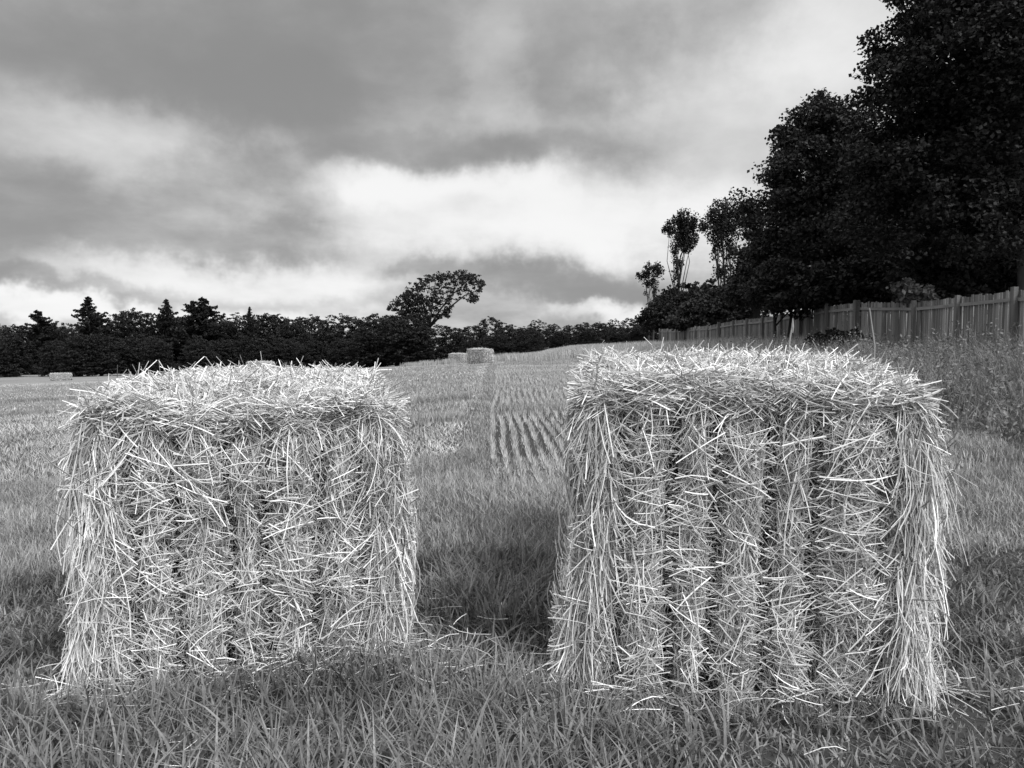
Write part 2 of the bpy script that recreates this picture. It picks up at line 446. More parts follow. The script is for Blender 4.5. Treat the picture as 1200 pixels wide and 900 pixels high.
def field_bale(px, Y, yaw, size, label, base=None):
    global R
    R = np.random.RandomState(int(px)); W, Lh, H = size
    x, y, z = at(px, Y); root = empty('straw_bale', (x, y, z), yaw)
    tag(root, label, 'straw bale', 'straw bales lying far out in the field')
    # rounded block
    us = np.linspace(-1, 1, 17); mb = MB()
    def rb(p):
        q = np.sign(p)*np.abs(p)**.9; n4 = (np.abs(q)**5.5).sum(-1, keepdims=True)**(1/5.5)
        q = p/n4
        q = q*(1+.09*(vnoise(p[..., 0]*1.3+p[..., 2], p[..., 1]*1.5-p[..., 2]*.7, 2, int(px))[..., None]-.5))
        return q*np.array([Lh/2, W/2, H/2])+np.array([0, 0, H/2-.03])
    for ax in range(3):
        for s in (-1, 1):
            U, W2 = np.meshgrid(us, us); p = np.zeros(U.shape+(3,)); p[..., ax] = s
            p[..., (ax+1) % 3] = U*s; p[..., (ax+2) % 3] = W2
            q = (np.arange(16)[:, None]*17+np.arange(16)[None]).ravel()
            mb.add(rb(p).reshape(-1, 3), np.stack([q, q+1, q+18, q+17], 1))
    mb.build('packed_core', mat('baled_straw', .12, .28, .9, .1, island=False, nscale=5, stretch=(.7, .7, 4), bump=.9, bscale=14), root, True)
    n = 2600
    p = R.uniform(-1, 1, (n, 3)); ax = R.choice([0, 1, 2, 2], n); p[np.arange(n), ax] = np.where(ax == 2, 1, np.sign(R.normal(size=n)))
    C = rb(p); Dv = R.normal(size=(n, 3)); Dv[np.arange(n), ax] *= .15; Dv = unit(Dv); L = R.uniform(.15, .4, n)
    Vv, Ff = strands(C-Dv*L[:, None]*.5, Dv, L, R.uniform(.006, .012, n), R.normal(0, .05, (n, 3)), segs=2)
    mesh_obj('straw_layer', Vv, Ff, M['straw'], root)
    for k in range(4):
        yy = (k-1.5)*W*.23; m2 = MB()
        pts = []
        for a in np.linspace(0, 2*math.pi, 40):
            pp = np.array([math.cos(a), 0, math.sin(a)]); pp /= np.abs(pp).max(); pp[1] = yy/(W/2)
            pts.append(rb(pp[None])[0]*1.0+np.array([.01*math.cos(a), 0, .01*math.sin(a)]))
        m2.tube(pts, .012, 4); m2.build('twine', M['twine'], root)
    return root
field_bale(562.5, 63, rad(-42), (1.2, 2.25, 1.3), 'straw bale on the field crest beside the dark wheel track')
field_bale(537, 92, rad(-30), (1.2, 2.2, 1.25), 'smaller-looking straw bale just behind the one on the field crest')
field_bale(305, 74, rad(12), (1.25, 2.6, 1.35), 'straw bale peeping over the top of the left foreground bale')
field_bale(70, 100, rad(26), (1.2, 2.5, .98), 'low straw bale out on the left of the field, near the foot of the wood')

# ------------------------------------------------------------------ grass
R = np.random.RandomState(5)
def clear(x, y, grow=0.):
    k = np.ones(len(x), bool)
    for cx, cy, yaw, w, D in BALES:
        dx, dy = x-cx, y-cy; c, s = math.cos(yaw), math.sin(yaw)
        lx, ly = dx*c+dy*s, -dx*s+dy*c
        k &= ~((np.abs(lx) < w-.05+grow) & (ly > .03-grow) & (ly < D))
    return k
def scatter(dens, y0, y1, m=1.0, xmax=1e9, xmin=-1e9):
    """uniform points in the view wedge (with a margin of m metres) between two distances"""
    w1 = .70*y1+m
    n = int(dens*(y1-y0)*2*w1); y = R.uniform(y0, y1, n); x = R.uniform(-w1, w1, n)
    k = (np.abs(x) < .70*y+m) & (x < xmax) & (x > xmin) & clear(x, y)
    return x[k], y[k]
def foot(x, y):
    f = np.ones(len(x))
    for cx, cy, yaw, w, D in BALES:
        dx, dy = x-cx, y-cy; c, s = math.cos(yaw), math.sin(yaw)
        lx, ly = dx*c+dy*s, -dx*s+dy*c
        q = np.hypot(np.maximum(np.abs(lx)-w, 0), np.maximum(np.maximum(-ly, ly-D), 0))
        f = np.minimum(f, .5+.5*ss(.0, .35, q+.15*(vnoise(x, y, 6, 2)-.5)))
    return f
trk = lambda y: -.53-.016*(y-10)                  # centre of the dark wheel track
def verge(x, y): return x-(5.3+.25*np.sin(y*.8)+.4*(vnoise(x, y, .7, 9)-.5))      # >0: uncut strip by the fence
def headland(x, y): return np.minimum(y-(69+.05*(x-2)**2*0+2*vnoise(x, y, .2, 3)-.9*np.clip(x, 0, 6)), x+.6-.0*y)

parts = []
# foreground
x, y = scatter(2900, 2.2, 5.2)
n = len(x); pt = vnoise(x, y, 1.1, 21)
h = (.05+.15*R.uniform(0, 1, n)**1.5)*(.4+1.0*ss(.2, .8, pt))*(1.05-.25*ss(3.4, 5, y))*foot(x, y); w = R.uniform(.007, .016, n)
parts.append(blades(x, y, h, w, R.uniform(.1, 1.2, n), 3))
# tufts of taller grass growing up against the bales and in the front
x, y = scatter(900, 2.3, 4.4); k = vnoise(x, y, 4, 4) > .56; x, y = x[k], y[k]; n = len(x)
parts.append(blades(x, y, R.uniform(.12, .23, n)*foot(x, y), R.uniform(.008, .017, n), R.uniform(.2, 1.1, n), 3))
for cx, cy, yaw, wd, D in BALES:                          # grass pushed against the bottom of each bale
    n = 2600; lx = R.uniform(-wd, wd, n); ly = -.3*R.uniform(0, 1, n)**1.3+.05
    x = cx+lx*math.cos(yaw)-ly*math.sin(yaw); y = cy+lx*math.sin(yaw)+ly*math.cos(yaw); k = R.rand(n) < .25+.75*(vnoise(x, y, 6, 7) > .4); x, y = x[k], y[k]; n = len(x)
    parts.append(blades(x, y, R.uniform(.04, .15, n), R.uniform(.006, .013, n), R.uniform(.2, 1.1, n), 3))
o = mesh_obj('grass', *cat(*parts), M['lush']); tag(o, 'lush grass growing round the feet of the two big bales', 'grass', kind='stuff')
parts = []
x, y = scatter(2300, 5.0, 9.5); k = verge(x, y) < .2; x, y = x[k], y[k]; n = len(x); pt = vnoise(x, y, .8, 22)
rowz = ss(7.0, 8.0, y)*(x > trk(y)+.2)*(x < 5)
h = R.uniform(.07, .18, n)*(.45+.9*pt)*(1-.6*rowz)
parts.append(blades(x, y, h, R.uniform(.006, .013, n), R.uniform(.1, .8, n), 2))
x, y = scatter(600, 9.3, 20)
k = (verge(x, y) < .2); x, y = x[k], y[k]; n = len(x); pt = vnoise(x, y, .5, 23)
h = R.uniform(.04, .11, n)*(.5+.9*pt); k = R.rand(n) < np.where(x > trk(y)+.25, .08+.2*ss(14, 22, y), .55)
parts.append(blades(x[k], y[k], h[k], R.uniform(.008, .016, k.sum()), R.uniform(.1, .8, k.sum()), 2))
x, y = scatter(75, 20, 72, 2); k = (verge(x, y) < .2) & (headland(x, y) < 0) & (R.rand(len(x)) < (22/y)**.5); x, y = x[k], y[k]; n = len(x)
pt = vnoise(x*.25, y, .35, 25)
parts.append(blades(x, y, R.uniform(.05, .14, n)*(.4+pt), R.uniform(.02, .05, n), R.uniform(.1, .7, n), 1))
# the dark wheel track: denser, greener
n = 6500; y = 8+R.uniform(0, 1, n)**2.1*44; x = trk(y)+R.normal(0, .11, n)
parts.append(blades(x, y, R.uniform(.05, .13, n), R.uniform(.008, .016, n)*(1+y/25), R.uniform(.1, .6, n), 2))
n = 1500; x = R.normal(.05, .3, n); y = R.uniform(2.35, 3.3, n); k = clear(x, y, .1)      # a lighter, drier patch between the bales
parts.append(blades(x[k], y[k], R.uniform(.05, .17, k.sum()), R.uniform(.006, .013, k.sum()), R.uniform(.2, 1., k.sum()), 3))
x, y = scatter(55, 2.3, 7); n = len(x)
parts.append(blades(x, y, R.uniform(.06, .2, n), R.uniform(.004, .009, n), R.uniform(.6, 1.8, n), 3))
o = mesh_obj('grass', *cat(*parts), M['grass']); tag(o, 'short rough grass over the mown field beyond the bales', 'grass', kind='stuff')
# low uncut ridges crossing the drill rows
parts = []
for (x0, x1, yc, sl, hh) in ((-2.2, -.85, 14.9, -.1, .2), (-.3, 3.2, 15.6, .35, .22), (-3.1, -1.05, 19.3, .1, .24), (-.2, 4, 24, .3, .12), (-9, -4.5, 17, .1, .15), (-16, -7, 24, .05, .16), (-26, -11, 33, .05, .2)):
    n = int(2400*(x1-x0)/(1+yc/30)*.6); x = R.uniform(x0, x1, n); y = yc+sl*(x-x0)+R.normal(0, .28, n)
    parts.append(blades(x, y, R.uniform(.6, 1.1, n)*hh, R.uniform(.009, .018, n)*(1+yc/40), R.uniform(.1, .6, n), 2))
o = mesh_obj('grass', *cat(*parts), M['grass']); tag(o, 'low ridges of uncut grass crossing the stubble rows', 'grass', kind='stuff')

# stubble: tufts of cut stalks in drill rows, plus pale trampled straw on the left half of the field
parts = []
rows = np.arange(-.42, 5.2, .155)
xs, ys = [], []
for rx in rows:
    yy = np.arange(7.3, 46, .045); yy = yy+R.normal(0, .02, len(yy))
    kp = R.rand(len(yy)) < np.clip(13/yy, 0, 1)*(.4+.6*(vnoise(rx*5+0*yy, yy, 2.2, 31) > .38))
    yy = yy[kp]; xx = rx+R.normal(0, .014, len(yy))+.07*np.sin(yy*.28)+.018*np.sin(yy*1.1+rx*2)-.011*(yy-10)
    kk = xx > trk(yy)+.17; xs.append(xx[kk]); ys.append(yy[kk])
x = np.concatenate(xs); y = np.concatenate(ys)
x = np.repeat(x, 5)+R.normal(0, .012, len(x)*5); y = np.repeat(y, 5)+R.normal(0, .02, len(y)*5); n = len(x)
parts.append(blades(x, y, R.uniform(.06, .15, n), R.uniform(.006, .012, n)*(1+y/40), R.uniform(.0, .6, n), 1))
xs, ys = [], []
for rx in np.arange(-9, -.75, .16):
    yy = np.arange(8.5, 30, .06); kp = R.rand(len(yy)) < np.clip(11/yy, 0, 1)*.55*(vnoise(rx+0*yy, yy*.8, 1.3, 33) > .36); yy = yy[kp]
    xs.append(rx+R.normal(0, .02, len(yy))-.011*(yy-10)); ys.append(yy)
x = np.concatenate(xs); y = np.concatenate(ys)
x = np.repeat(x, 4)+R.normal(0, .02, len(x)*4); y = np.repeat(y, 4)+R.normal(0, .025, len(y)*4); n = len(x); k = clear(x, y) & (x < trk(y)-.3); x, y = x[k], y[k]; n = len(x)
parts.append(blades(x, y, R.uniform(.05, .12, n), R.uniform(.006, .012, n)*(1+y/40), R.uniform(.0, .5, n), 1))
x, y = scatter(230, 6.5, 24, 1, xmax=-.7); k = (R.rand(len(x)) < (1-.6*(x > -4.5)*(y > 11)*(y < 20)))*(R.rand(len(x)) < .35+.65*(vnoise(x, y*1.6, .5, 35) > .45)); x, y = x[k], y[k]; n = len(x)
parts.append(blades(x, y, R.uniform(.06, .14, n), R.uniform(.006, .014, n)*(1+y/30), R.uniform(.4, 1.4, n), 1))
x, y = scatter(26, 24, 80, 2, xmax=-.6); k = R.rand(len(x)) < .2+.8*(vnoise(x*.3, y, .3, 36) > .5); x, y = x[k], y[k]; n = len(x)
parts.append(blades(x, y, R.uniform(.06, .14, n), R.uniform(.03, .06, n), R.uniform(.3, 1.2, n), 1))
# pale swath left along the wheel track
n = 7000; y = 8.5+R.uniform(0, 1, n)**1.4*52; x = trk(y)-.42-.004*y+R.normal(0, .16, n)
parts.append(blades(x, y, R.uniform(.05, .12, n), R.uniform(.007, .014, n)*(1+y/25), R.uniform(.5, 1.5, n), 1))
o = mesh_obj('stubble', *cat(*parts), M['stubble']); tag(o, 'pale stubble in drill rows and trampled straw across the field', 'stubble', kind='stuff')

# dry uncut grass: the far strip by the fence and the headland behind the crest
parts = []
n = 60000; y = 27+R.uniform(0, 1, n)**1.2*100; x = R.uniform(4.8, 12.9, n); k = verge(x, y) > 0; x, y = x[k], y[k]; n = len(x)
parts.append(blades(x, y, R.uniform(.5, 1.0, n)*(.75+.3*vnoise(x, y, .3, 41)), R.uniform(.012, .03, n)*(.6+y/60), R.uniform(.05, .5, n), 2))
n = 14000; x = R.uniform(-1.2, 8, n); y = R.uniform(62, 112, n); k = headland(x, y) > 0; x, y = x[k], y[k]; n = len(x)
parts.append(blades(x, y, R.uniform(.5, .95, n), R.uniform(.03, .06, n), R.uniform(.05, .5, n), 2))
for (cx, cy, rx_, hh) in ((-7.0, 84, 1.0, .8), (-9.3, 84, 1.2, .75), (-11.6, 88, .9, .6), (-5.8, 92, .8, .8), (-1.6, 92, 1.6, 1.15), (-.6, 90, 1.2, 1.1)):
    n = 700; x = cx+R.normal(0, rx_*.5, n); y = cy+R.normal(0, rx_*.5, n)
    parts.append(blades(x, y, R.uniform(.5, 1, n)*hh, R.uniform(.03, .05, n), R.uniform(.05, .6, n), 2))
o = mesh_obj('dry_grass', *cat(*parts), M['dry']); tag(o, 'tall pale dry grass along the fence and over the far headland', 'grass', kind='stuff')

# dark weeds filling the near verge on the right
parts = []; heads = []
n = 62000; y = R.uniform(6.5, 34, n); x = R.uniform(5.0, 14.5, n); k = (verge(x, y) > 0) & (x < .72*y+1.5); x, y = x[k], y[k]; n = len(x)
h = (.2+.95*R.uniform(0, 1, n)**1.3)*(.3+.95*vnoise(x, y, .9, 51))*(.35+.65*ss(0, 2.2, verge(x, y)))
parts.append(blades(x, y, h, R.uniform(.006, .013, n), R.uniform(.15, 1.3, n), 3))
n2 = 42000; i = R.randint(0, n, n2)
C = np.stack([x[i]+R.normal(0, .06, n2), y[i]+R.normal(0, .06, n2), ter(x[i], y[i])+h[i]*R.uniform(.2, .95, n2)], 1)
parts.append(leaves(C, .038, .3, 2.2))
o = mesh_obj('weeds', *cat(*parts), M['weed']); tag(o, 'tall dark weeds and grasses in the verge below the fence', 'weeds', kind='stuff')
i = R.choice(n, 2600, replace=False)
hs = h[i]+R.uniform(.05, .2, len(i))
parts = [blades(x[i], y[i], hs*R.uniform(.7, 1, len(i)), np.full(len(i), .007), R.uniform(.1, .5, len(i)), 3, az=R.normal(.6, .8, len(i)))]
C = np.stack([x[i], y[i], ter(x[i], y[i])], 1)
o = mesh_obj('seed_heads', *cat(*parts), M['seed']); tag(o, 'pale flowering grass stalks among the dark weeds', 'grass', kind='stuff')

# loose straw dropped on the grass round the bales
parts = []
for (px, py, sx, sy, n) in ((455, 768, .16, .1, 150), (1045, 812, .14, .08, 80), (100, 812, .12, .1, 90), (1090, 815, .08, .07, 35), (170, 880, .3, .12, 26), (900, 850, .7, .12, 30), (680, 800, .2, .12, 60), (250, 790, .4, .06, 50), (300, 795, .5, .12, 190), (880, 825, .5, .1, 210), (560, 790, .5, .3, 60)):
    d = ray(px, py); Yc = CAMZ/(-d[2])*d[1]; Xc = d[0]*Yc/d[1]
    x = Xc+R.normal(0, sx, n); y = Yc+R.normal(0, sy, n); a = R.uniform(0, 6.28, n)
    Dv = unit(np.stack([np.cos(a), np.sin(a), R.normal(.05, .25, n)], 1)); L = R.uniform(.08, .28, n)
    parts.append(strands(np.stack([x, y, ter(x, y)+R.uniform(.03, .11, n)], 1)-Dv*L[:, None]*.5, Dv, L*.75, R.uniform(.0014, .0026, n), R.normal(0, .07, (n, 3))))
o = mesh_obj('loose_straw', *cat(*parts), M['straw']); tag(o, 'loose straw stalks dropped on the grass round the big bales', 'straw', kind='stuff')

# ------------------------------------------------------------------ fence
FX = 12.6
pp = [(1290, 336, .1), (1190, 338, .12), (1123, 346, .1), (1072, 352, .1), (1006, 353, .17), (970, 357, .12), (939, 363, .1), (916, 367, .1), (894.5, 371, .1), (876, 373, .1), (860, 375, .1), (843.5, 378, .14), (830, 381, .1), (815.5, 382, .1), (803, 384, .1), (793, 384.5, .1), (783, 385, .1), (773.5, 385, .1)]
fp = []
for px, py, w in pp:
    Yp = FX*900/(px-600); d = ray(px, py); zt = CAMZ+d[2]*Yp/d[1]; fp.append((Yp, zt, w))
fence = empty('wooden_fence', (FX, fp[1][0], float(ter(FX, fp[1][0]))))
tag(fence, 'long weathered board fence with posts running away under the dark trees', 'fence')
bz = np.array(fence.location)
R = np.random.RandomState(77)
for i, (Yp, zt, w) in enumerate(fp):
    m = MB(); hgt = 2.0
    zt2 = zt+(.04 if w > .11 else .0)
    m.box(np.array((FX-.03-w/2, Yp, zt2-hgt/2))-bz, (w, w*1.15, hgt))
    m.build('post', M['post'], fence)
    if i == len(fp)-1: break
    Y2, z2, w2 = fp[i+1]
    a, b = Yp, Y2
    nb = int((b-a)/.118); pm = MB(); step = (b-a)/nb
    for k in range(nb):
        yc = a+(k+.5)*step; t = (k+.5)/nb; top = zt+(z2-zt)*t-.05+R.normal(0, .018)
        tilt = R.normal(0, .012)
        pm.box(np.array((FX+.012+R.uniform(-.004, .004), yc, top-.9))-bz, (.012, step-R.uniform(.012, .026), 1.8), ax=[[1, 0, 0], [0, 1, tilt], [0, -tilt, 1]])
    pm.build('board_panel', M['wood'], fence)
    for off in (.27, 1.55):
        rm = MB(); p0 = np.array((FX-.022, a+.02, zt-off)); p1 = np.array((FX-.022, b-.02, z2-off)); c = (p0+p1)/2; dv = p1-p0; ln = np.linalg.norm(dv); dv /= ln
        up = np.array([0, -dv[2], dv[1]])
        rm.box(c-bz, (.045, ln, .09), ax=[[1, 0, 0], list(dv), list(up)])
        rm.build('rail', M['rail'], fence)

# tall dead stalks standing up in front of the fence
def stalk(px0, py0, px1, py1, Y, label, headed):
    b = np.array(at(px1, Y, py1)); t = np.array(at(px0, Y, py0)); g = float(ter(b[0], Y))
    root = empty('dead_stalk', (b[0], Y, g)); tag(root, label, 'dead stalk')
    m = MB(); m.tube([(0, 0, 0), (b-[b[0], Y, g])*1., t-[b[0], Y, g]], [.014, .012, .007], 5); m.build('stem', M['seed'], root)
    if headed:
        m = MB(); e = t-[b[0], Y, g]; m.tube([e-[0, 0, .12], e-[0, 0, .05], e+[0, 0, .05]], [.008, .016, .005], 6); m.build('seed_head', M['seed'], root)
stalk(1019, 361, 1025, 405, 9.5, 'tall bare pale stalk standing in front of the fence panels', False)
stalk(929, 378, 925, 402, 9.0, 'pale stalk with a seed head standing in front of the small two-stemmed tree', True)

# ------------------------------------------------------------------ trees
def clumps(blobs, n, shell=.28):
    vol = np.array([b[3]*b[4]*b[5] for b in blobs])**.8; vol /= vol.sum()
    i = R.choice(len(blobs), n, p=vol); B = np.array(blobs)[i]
    d = unit(R.normal(size=(n, 3))); r = R.uniform(0, 1, n)**shell
    return B[:, :3]+d*r[:, None]*B[:, 3:6]
def crown_mesh(C, per, sig, size, up=.5, flat=.55, elong=1.3):
    n = len(C)*per; C2 = np.repeat(C, per, 0)
    q = unit(R.normal(size=(n, 3)))*(R.uniform(0, 1, n)**.45)[:, None]*1.75
    s = np.repeat(R.uniform(.6, 1.3, len(C)), per)[:, None]
    P = C2+q*np.array([1, 1, flat])*sig*s
    return leaves(P, size, up, elong)
def limbs(m, base, h, r, tips, lean=(0, 0), frac=.5, r2=.3, n=8):
    base = np.array(base, float)
    T = np.array([lean[0], lean[1], h])
    pts = [base+T*t+np.array([.04*h*math.sin(4*t), .03*h*math.sin(3*t+1), 0])*t for t in np.linspace(0, 1, 6)]
    m.tube(pts, np.linspace(r*1.25, r*.5, 6), n)
    for tp in tips:
        t0 = R.uniform(frac, 1); s = base+T*t0+np.array([.04*h*math.sin(4*t0), .03*h*math.sin(3*t0+1), 0])*t0; tp = np.array(tp)
        mid = (s+tp)/2+np.array([0, 0, .12*np.linalg.norm(tp-s)])+R.normal(0, .05, 3)*np.linalg.norm(tp-s)
        m.tube([s, s*.5+mid*.5+R.normal(0, .03, 3)*h*.2, mid, tp], [r*r2*1.3, r*r2, r*r2*.65, r*r2*.25], 5)

def tree(name, label, cat_, px, Y, blobs, nc, per, sig, size, leafm, h, r, group=None, lean=(0, 0), up=.5, flat=.55, ntips=10, shell=.28, seed=1, bark='bark', stems=None, z=None, tipsize=.3):
    """blobs: (px, py, depth offset, rx_px, ry_m, rz_px) turned into metres at distance Y"""
    global R
    R = np.random.RandomState(seed)
    b = at(px, Y); base = np.array(b)
    if z is not None: base[2] = z
    root = empty(name, tuple(base)); tag(root, label, cat_, group)
    k = Y/900.
    bl = []
    for (bx, by, dy, rx, ry, rz) in blobs:
        c = np.array(at(bx, Y, by))-base; bl.append((c[0]*(1+dy/Y), dy, c[2], rx*k, ry, rz*k))
    C = clumps(bl, nc, shell)
    C = C[C[:, 2] > .2]
    Vv, Ff = crown_mesh(C, per, sig, size, up, flat)
    m = MB(); tips = C[R.choice(len(C), min(ntips, len(C)), replace=False)]
    if stems:
        for (dx, hh, rr) in stems: limbs(m, (dx, R.normal(0, .15), 0), hh, rr, tips[:max(3, ntips//len(stems))], (dx*.8+lean[0], lean[1]), .45, tipsize, 6); tips = np.roll(tips, 3, 0)
    else: limbs(m, (0, 0, 0), h, r, tips, lean, .4, tipsize)
    m.build('trunk', M[bark], root, True)
    mesh_obj('crown', Vv, Ff, leafm, root)
    return root

RG = 'dark trees behind the wooden fence'
# the huge sycamore at the right edge
tree('sycamore_tree', 'huge dark broadleaf tree filling the top right corner above the fence', 'tree', 1215, 25,
     [(1215, 60, 0, 150, 5, 120), (1110, 90, -.5, 85, 3.2, 70), (1075, 170, 0, 72, 3., 70), (1150, 190, .3, 120, 3.2, 80), (1260, 200, 2.2, 120, 3, 80), (1034, 112, 0, 24, 1.6, 36),
      (1060, 245, .5, 62, 3, 50), (1120, 268, -1, 68, 2.6, 40), (1240, -80, 0, 150, 5, 90), (1090, 25, .5, 55, 2.5, 42), (1140, -30, 0, 70, 3, 50), (1300, 100, 0, 120, 5, 120)],
     1400, 120, .42, .115, M['leaf'], 8.5, .34, RG, lean=(-1.2, 0), ntips=26, seed=21, bark='palebark')
# middle broadleaf
tree('broadleaf_tree', 'tall dark tree with ragged twiggy top, left of the huge tree', 'tree', 965, 36,
     [(960, 190, 0, 48, 2.6, 55), (935, 225, -.5, 45, 2.4, 55), (985, 235, .3, 50, 2.6, 60), (935, 290, -.6, 46, 2.6, 48), (985, 305, 0, 70, 2.6, 42), (955, 140, 0, 26, 1.4, 26), (920, 192, 0, 12, 1, 16), (916, 245, 0, 18, 1.4, 34), (985, 150, 0, 28, 1.6, 32), (1020, 220, .5, 40, 2.5, 90), (905, 300, 0, 20, 1.6, 30)],
     820, 100, .42, .13, M['leaf2'], 8, .25, RG, ntips=24, seed=22)
for q, (px, Y, seed, bl, lab) in enumerate([
    (955, 36.8, 23, [(957, 128, 0, 12, .6, 16), (940, 140, 0, 10, .6, 14), (975, 140, 0, 10, .6, 14), (915, 165, 0, 12, .7, 16), (958, 112, 0, 6, .4, 8)], 'slender leafy leader rising above the middle broadleaf tree behind the fence')]):
    tree('young_tree', lab, 'tree', px, Y, bl, 60, 26, .26, .16, M['leaf2'], 11.2, .1, RG, ntips=14, seed=seed)
tree('broadleaf_tree', 'lower dark tree at the left end of the big tree group', 'tree', 885, 44,
     [(890, 326, 0, 24, 2, 24), (866, 340, 0, 14, 1.5, 16), (912, 305, 0, 28, 2, 36), (905, 347, -.6, 40, 1.6, 12), (876, 306, 0, 8, 1, 14), (884, 265, 0, 7, .8, 20), (869, 227, 0, 3, .3, 4), (878, 243, 0, 4, .4, 8)],
     480, 80, .40, .15, M['leaf2'], 6.5, .2, RG, ntips=18, seed=24)
tree('broadleaf_tree', 'dark tree deep in shade behind the huge tree, low over the fence', 'tree', 1100, 42,
     [(1100, 250, 0, 90, 3, 85), (1040, 290, 0, 70, 3, 55), (1180, 270, 0, 90, 3, 70), (1100, 320, 0, 120, 3, 26)], 620, 36, .6, .32, M['leaf'], 8, .3, RG, ntips=16, seed=25)
tree('broadleaf_tree', 'dark tree at the far right behind the leaning trunk of the huge tree', 'tree', 1290, 40,
     [(1270, 200, 0, 110, 4, 120), (1240, 300, 0, 100, 3, 45), (1320, 280, 0, 100, 3, 60)], 480, 36, .6, .34, M['leaf'], 8, .3, RG, ntips=14, seed=26)
# undergrowth close behind the fence
tree('shrub', 'dark shrub close behind the fence under the middle broadleaf tree', 'shrub', 985, 31.5, [(985, 335, 0, 60, 1.6, 30), (940, 345, .8, 40, 1.4, 22), (1030, 335, 0, 45, 1.5, 30)], 300, 50, .34, .15, M['leaf'], 1.6, .08, 'shrubs behind the fence', ntips=10, seed=27)
tree('shrub', 'dark shrub close behind the fence under the huge tree, by the leaning trunk', 'shrub', 1170, 26, [(1150, 326, 1.2, 70, 1, 26), (1110, 330, .6, 50, 1.2, 30), (1240, 320, 1.4, 60, 1, 30)], 300, 50, .34, .15, M['leaf'], 1.6, .08, 'shrubs behind the fence', ntips=10, seed=28)
tree('shrub', 'leafy shrub coloured pale as if lit, peeping over the fence between the dark shrubs', 'shrub', 1072, 24.6, [(1072, 345, 0, 20, .5, 13), (1060, 338, 0, 12, .4, 9)], 34, 20, .16, .14, mat('lit_leaf', .06, .14, .5, .3, trans=.2), 1.3, .04, 'shrubs behind the fence', ntips=6, seed=29)  # leaf colour raised to stand in for light falling on this shrub
# shrubs towards the far end of the fence
tree('shrub', 'smooth rounded dark shrub at the far end of the fence', 'shrub', 792, 72, [(792, 368, 0, 36, 2.6, 20), (770, 376, 0, 22, 2, 16), (815, 362, 0, 30, 2.4, 20)], 520, 46, .34, .2, M['leaf'], 2.5, .15, 'shrubs behind the fence', ntips=10, seed=30)
tree('shrub', 'wide mid-dark shrub behind the fence beside the smooth rounded one', 'shrub', 838, 56, [(838, 366, 0, 40, 2, 18), (810, 376, 0, 26, 1.6, 10), (868, 362, 0, 30, 2, 18), (850, 352, 0, 24, 1.5, 14)], 420, 46, .34, .19, M['leaf2'], 2.3, .12, 'shrubs behind the fence', ntips=10, seed=31)
tree('shrub', 'open sprawling shrub showing sprigs against the sky under the slim trees', 'shrub', 812, 78, [(812, 345, 0, 36, 2, 12), (790, 350, 0, 20, 1.5, 10), (835, 342, 0, 24, 1.6, 14), (775, 352, 0, 8, 1, 6)], 120, 20, .34, .28, M['leaf'], 3.2, .12, 'shrubs behind the fence', ntips=20, seed=32)
# three slim trees
SG = 'slim high-crowned trees beyond the end of the fence'
tree('slim_tree', 'shortest and leftmost slim tree with a thin crown on forked bare stems', 'tree', 763, 100, [(765, 316, 0, 10, 1.1, 9), (755, 324, 0, 7, .8, 6), (772, 318, 0, 7, .8, 8), (763, 330, 0, 9, .8, 7), (750, 323, 0, 4, .5, 4), (758, 340, 0, 3, .4, 7), (767, 342, 0, 3, .4, 8)], 140, 20, .2, .18, M['leaf'], 8.5, .11, SG, ntips=14, seed=33, stems=[(-.3, 8.3, .1), (.2, 8.8, .12)], flat=1.3, shell=.45, tipsize=.35)
tree('slim_tree', 'middle slim tree with a tall dense egg-shaped crown on a bare trunk', 'tree', 791, 75, [(800, 258, 0, 12, 1.1, 12), (791, 270, 0, 13, 1.1, 14), (804, 275, 0, 13, 1.1, 16), (797, 290, 0, 13, 1.1, 12), (809, 285, 0, 9, .8, 12), (783, 268, 0, 6, .6, 6), (796, 308, 0, 7, .6, 8), (793, 322, 0, 4, .4, 10), (812, 262, 0, 6, .6, 12), (794, 335, 0, 3, .3, 10)], 250, 26, .22, .16, M['leaf'], 9, .16, SG, ntips=12, seed=34, lean=(.3, 0), flat=1.3, shell=.45, tipsize=.3)
tree('slim_tree', 'broadest slim tree with a wide rounded crown, beside the dark tree group', 'tree', 846, 62, [(850, 250, 0, 20, 1.5, 15), (836, 262, 0, 14, 1.2, 14), (858, 262, 0, 18, 1.4, 16), (846, 275, 0, 18, 1.3, 10), (868, 250, 0, 12, 1, 14), (824, 268, 0, 6, .7, 6), (842, 240, 0, 10, .9, 9), (838, 292, 0, 6, .5, 16), (852, 296, 0, 6, .5, 16), (860, 290, 0, 6, .5, 14), (846, 322, 0, 8, .6, 12)], 290, 24, .23, .15, M['leaf2'], 8.5, .12, SG, ntips=26, seed=35, stems=[(-.3, 8.2, .08), (.05, 9.2, .10), (.35, 8.4, .08)], flat=1.3, shell=.45, tipsize=.35)
# small two-stemmed tree in front of the fence and a bush
tree('small_tree', 'small tree on two dark stems standing in front of the fence boards', 'tree', 917, 33, [(920, 325, 0, 30, .9, 24), (895, 338, 0, 20, .8, 16), (945, 335, 0, 22, .8, 18), (920, 348, 0, 34, .9, 10)], 170, 36, .24, .13, M['leaf2'], 2.6, .08, None, ntips=14, seed=36, stems=[(-.22, 2.5, .07), (.22, 2.5, .08)], tipsize=.45)
tree('bush', 'low dark bush growing against the front of the fence', 'bush', 985, 27.2, [(985, 398, 0, 24, .5, 10), (965, 400, 0, 14, .4, 8), (1003, 402, 0, 12, .4, 8)], 90, 26, .16, .12, M['leaf'], .6, .03, None, ntips=8, seed=37)

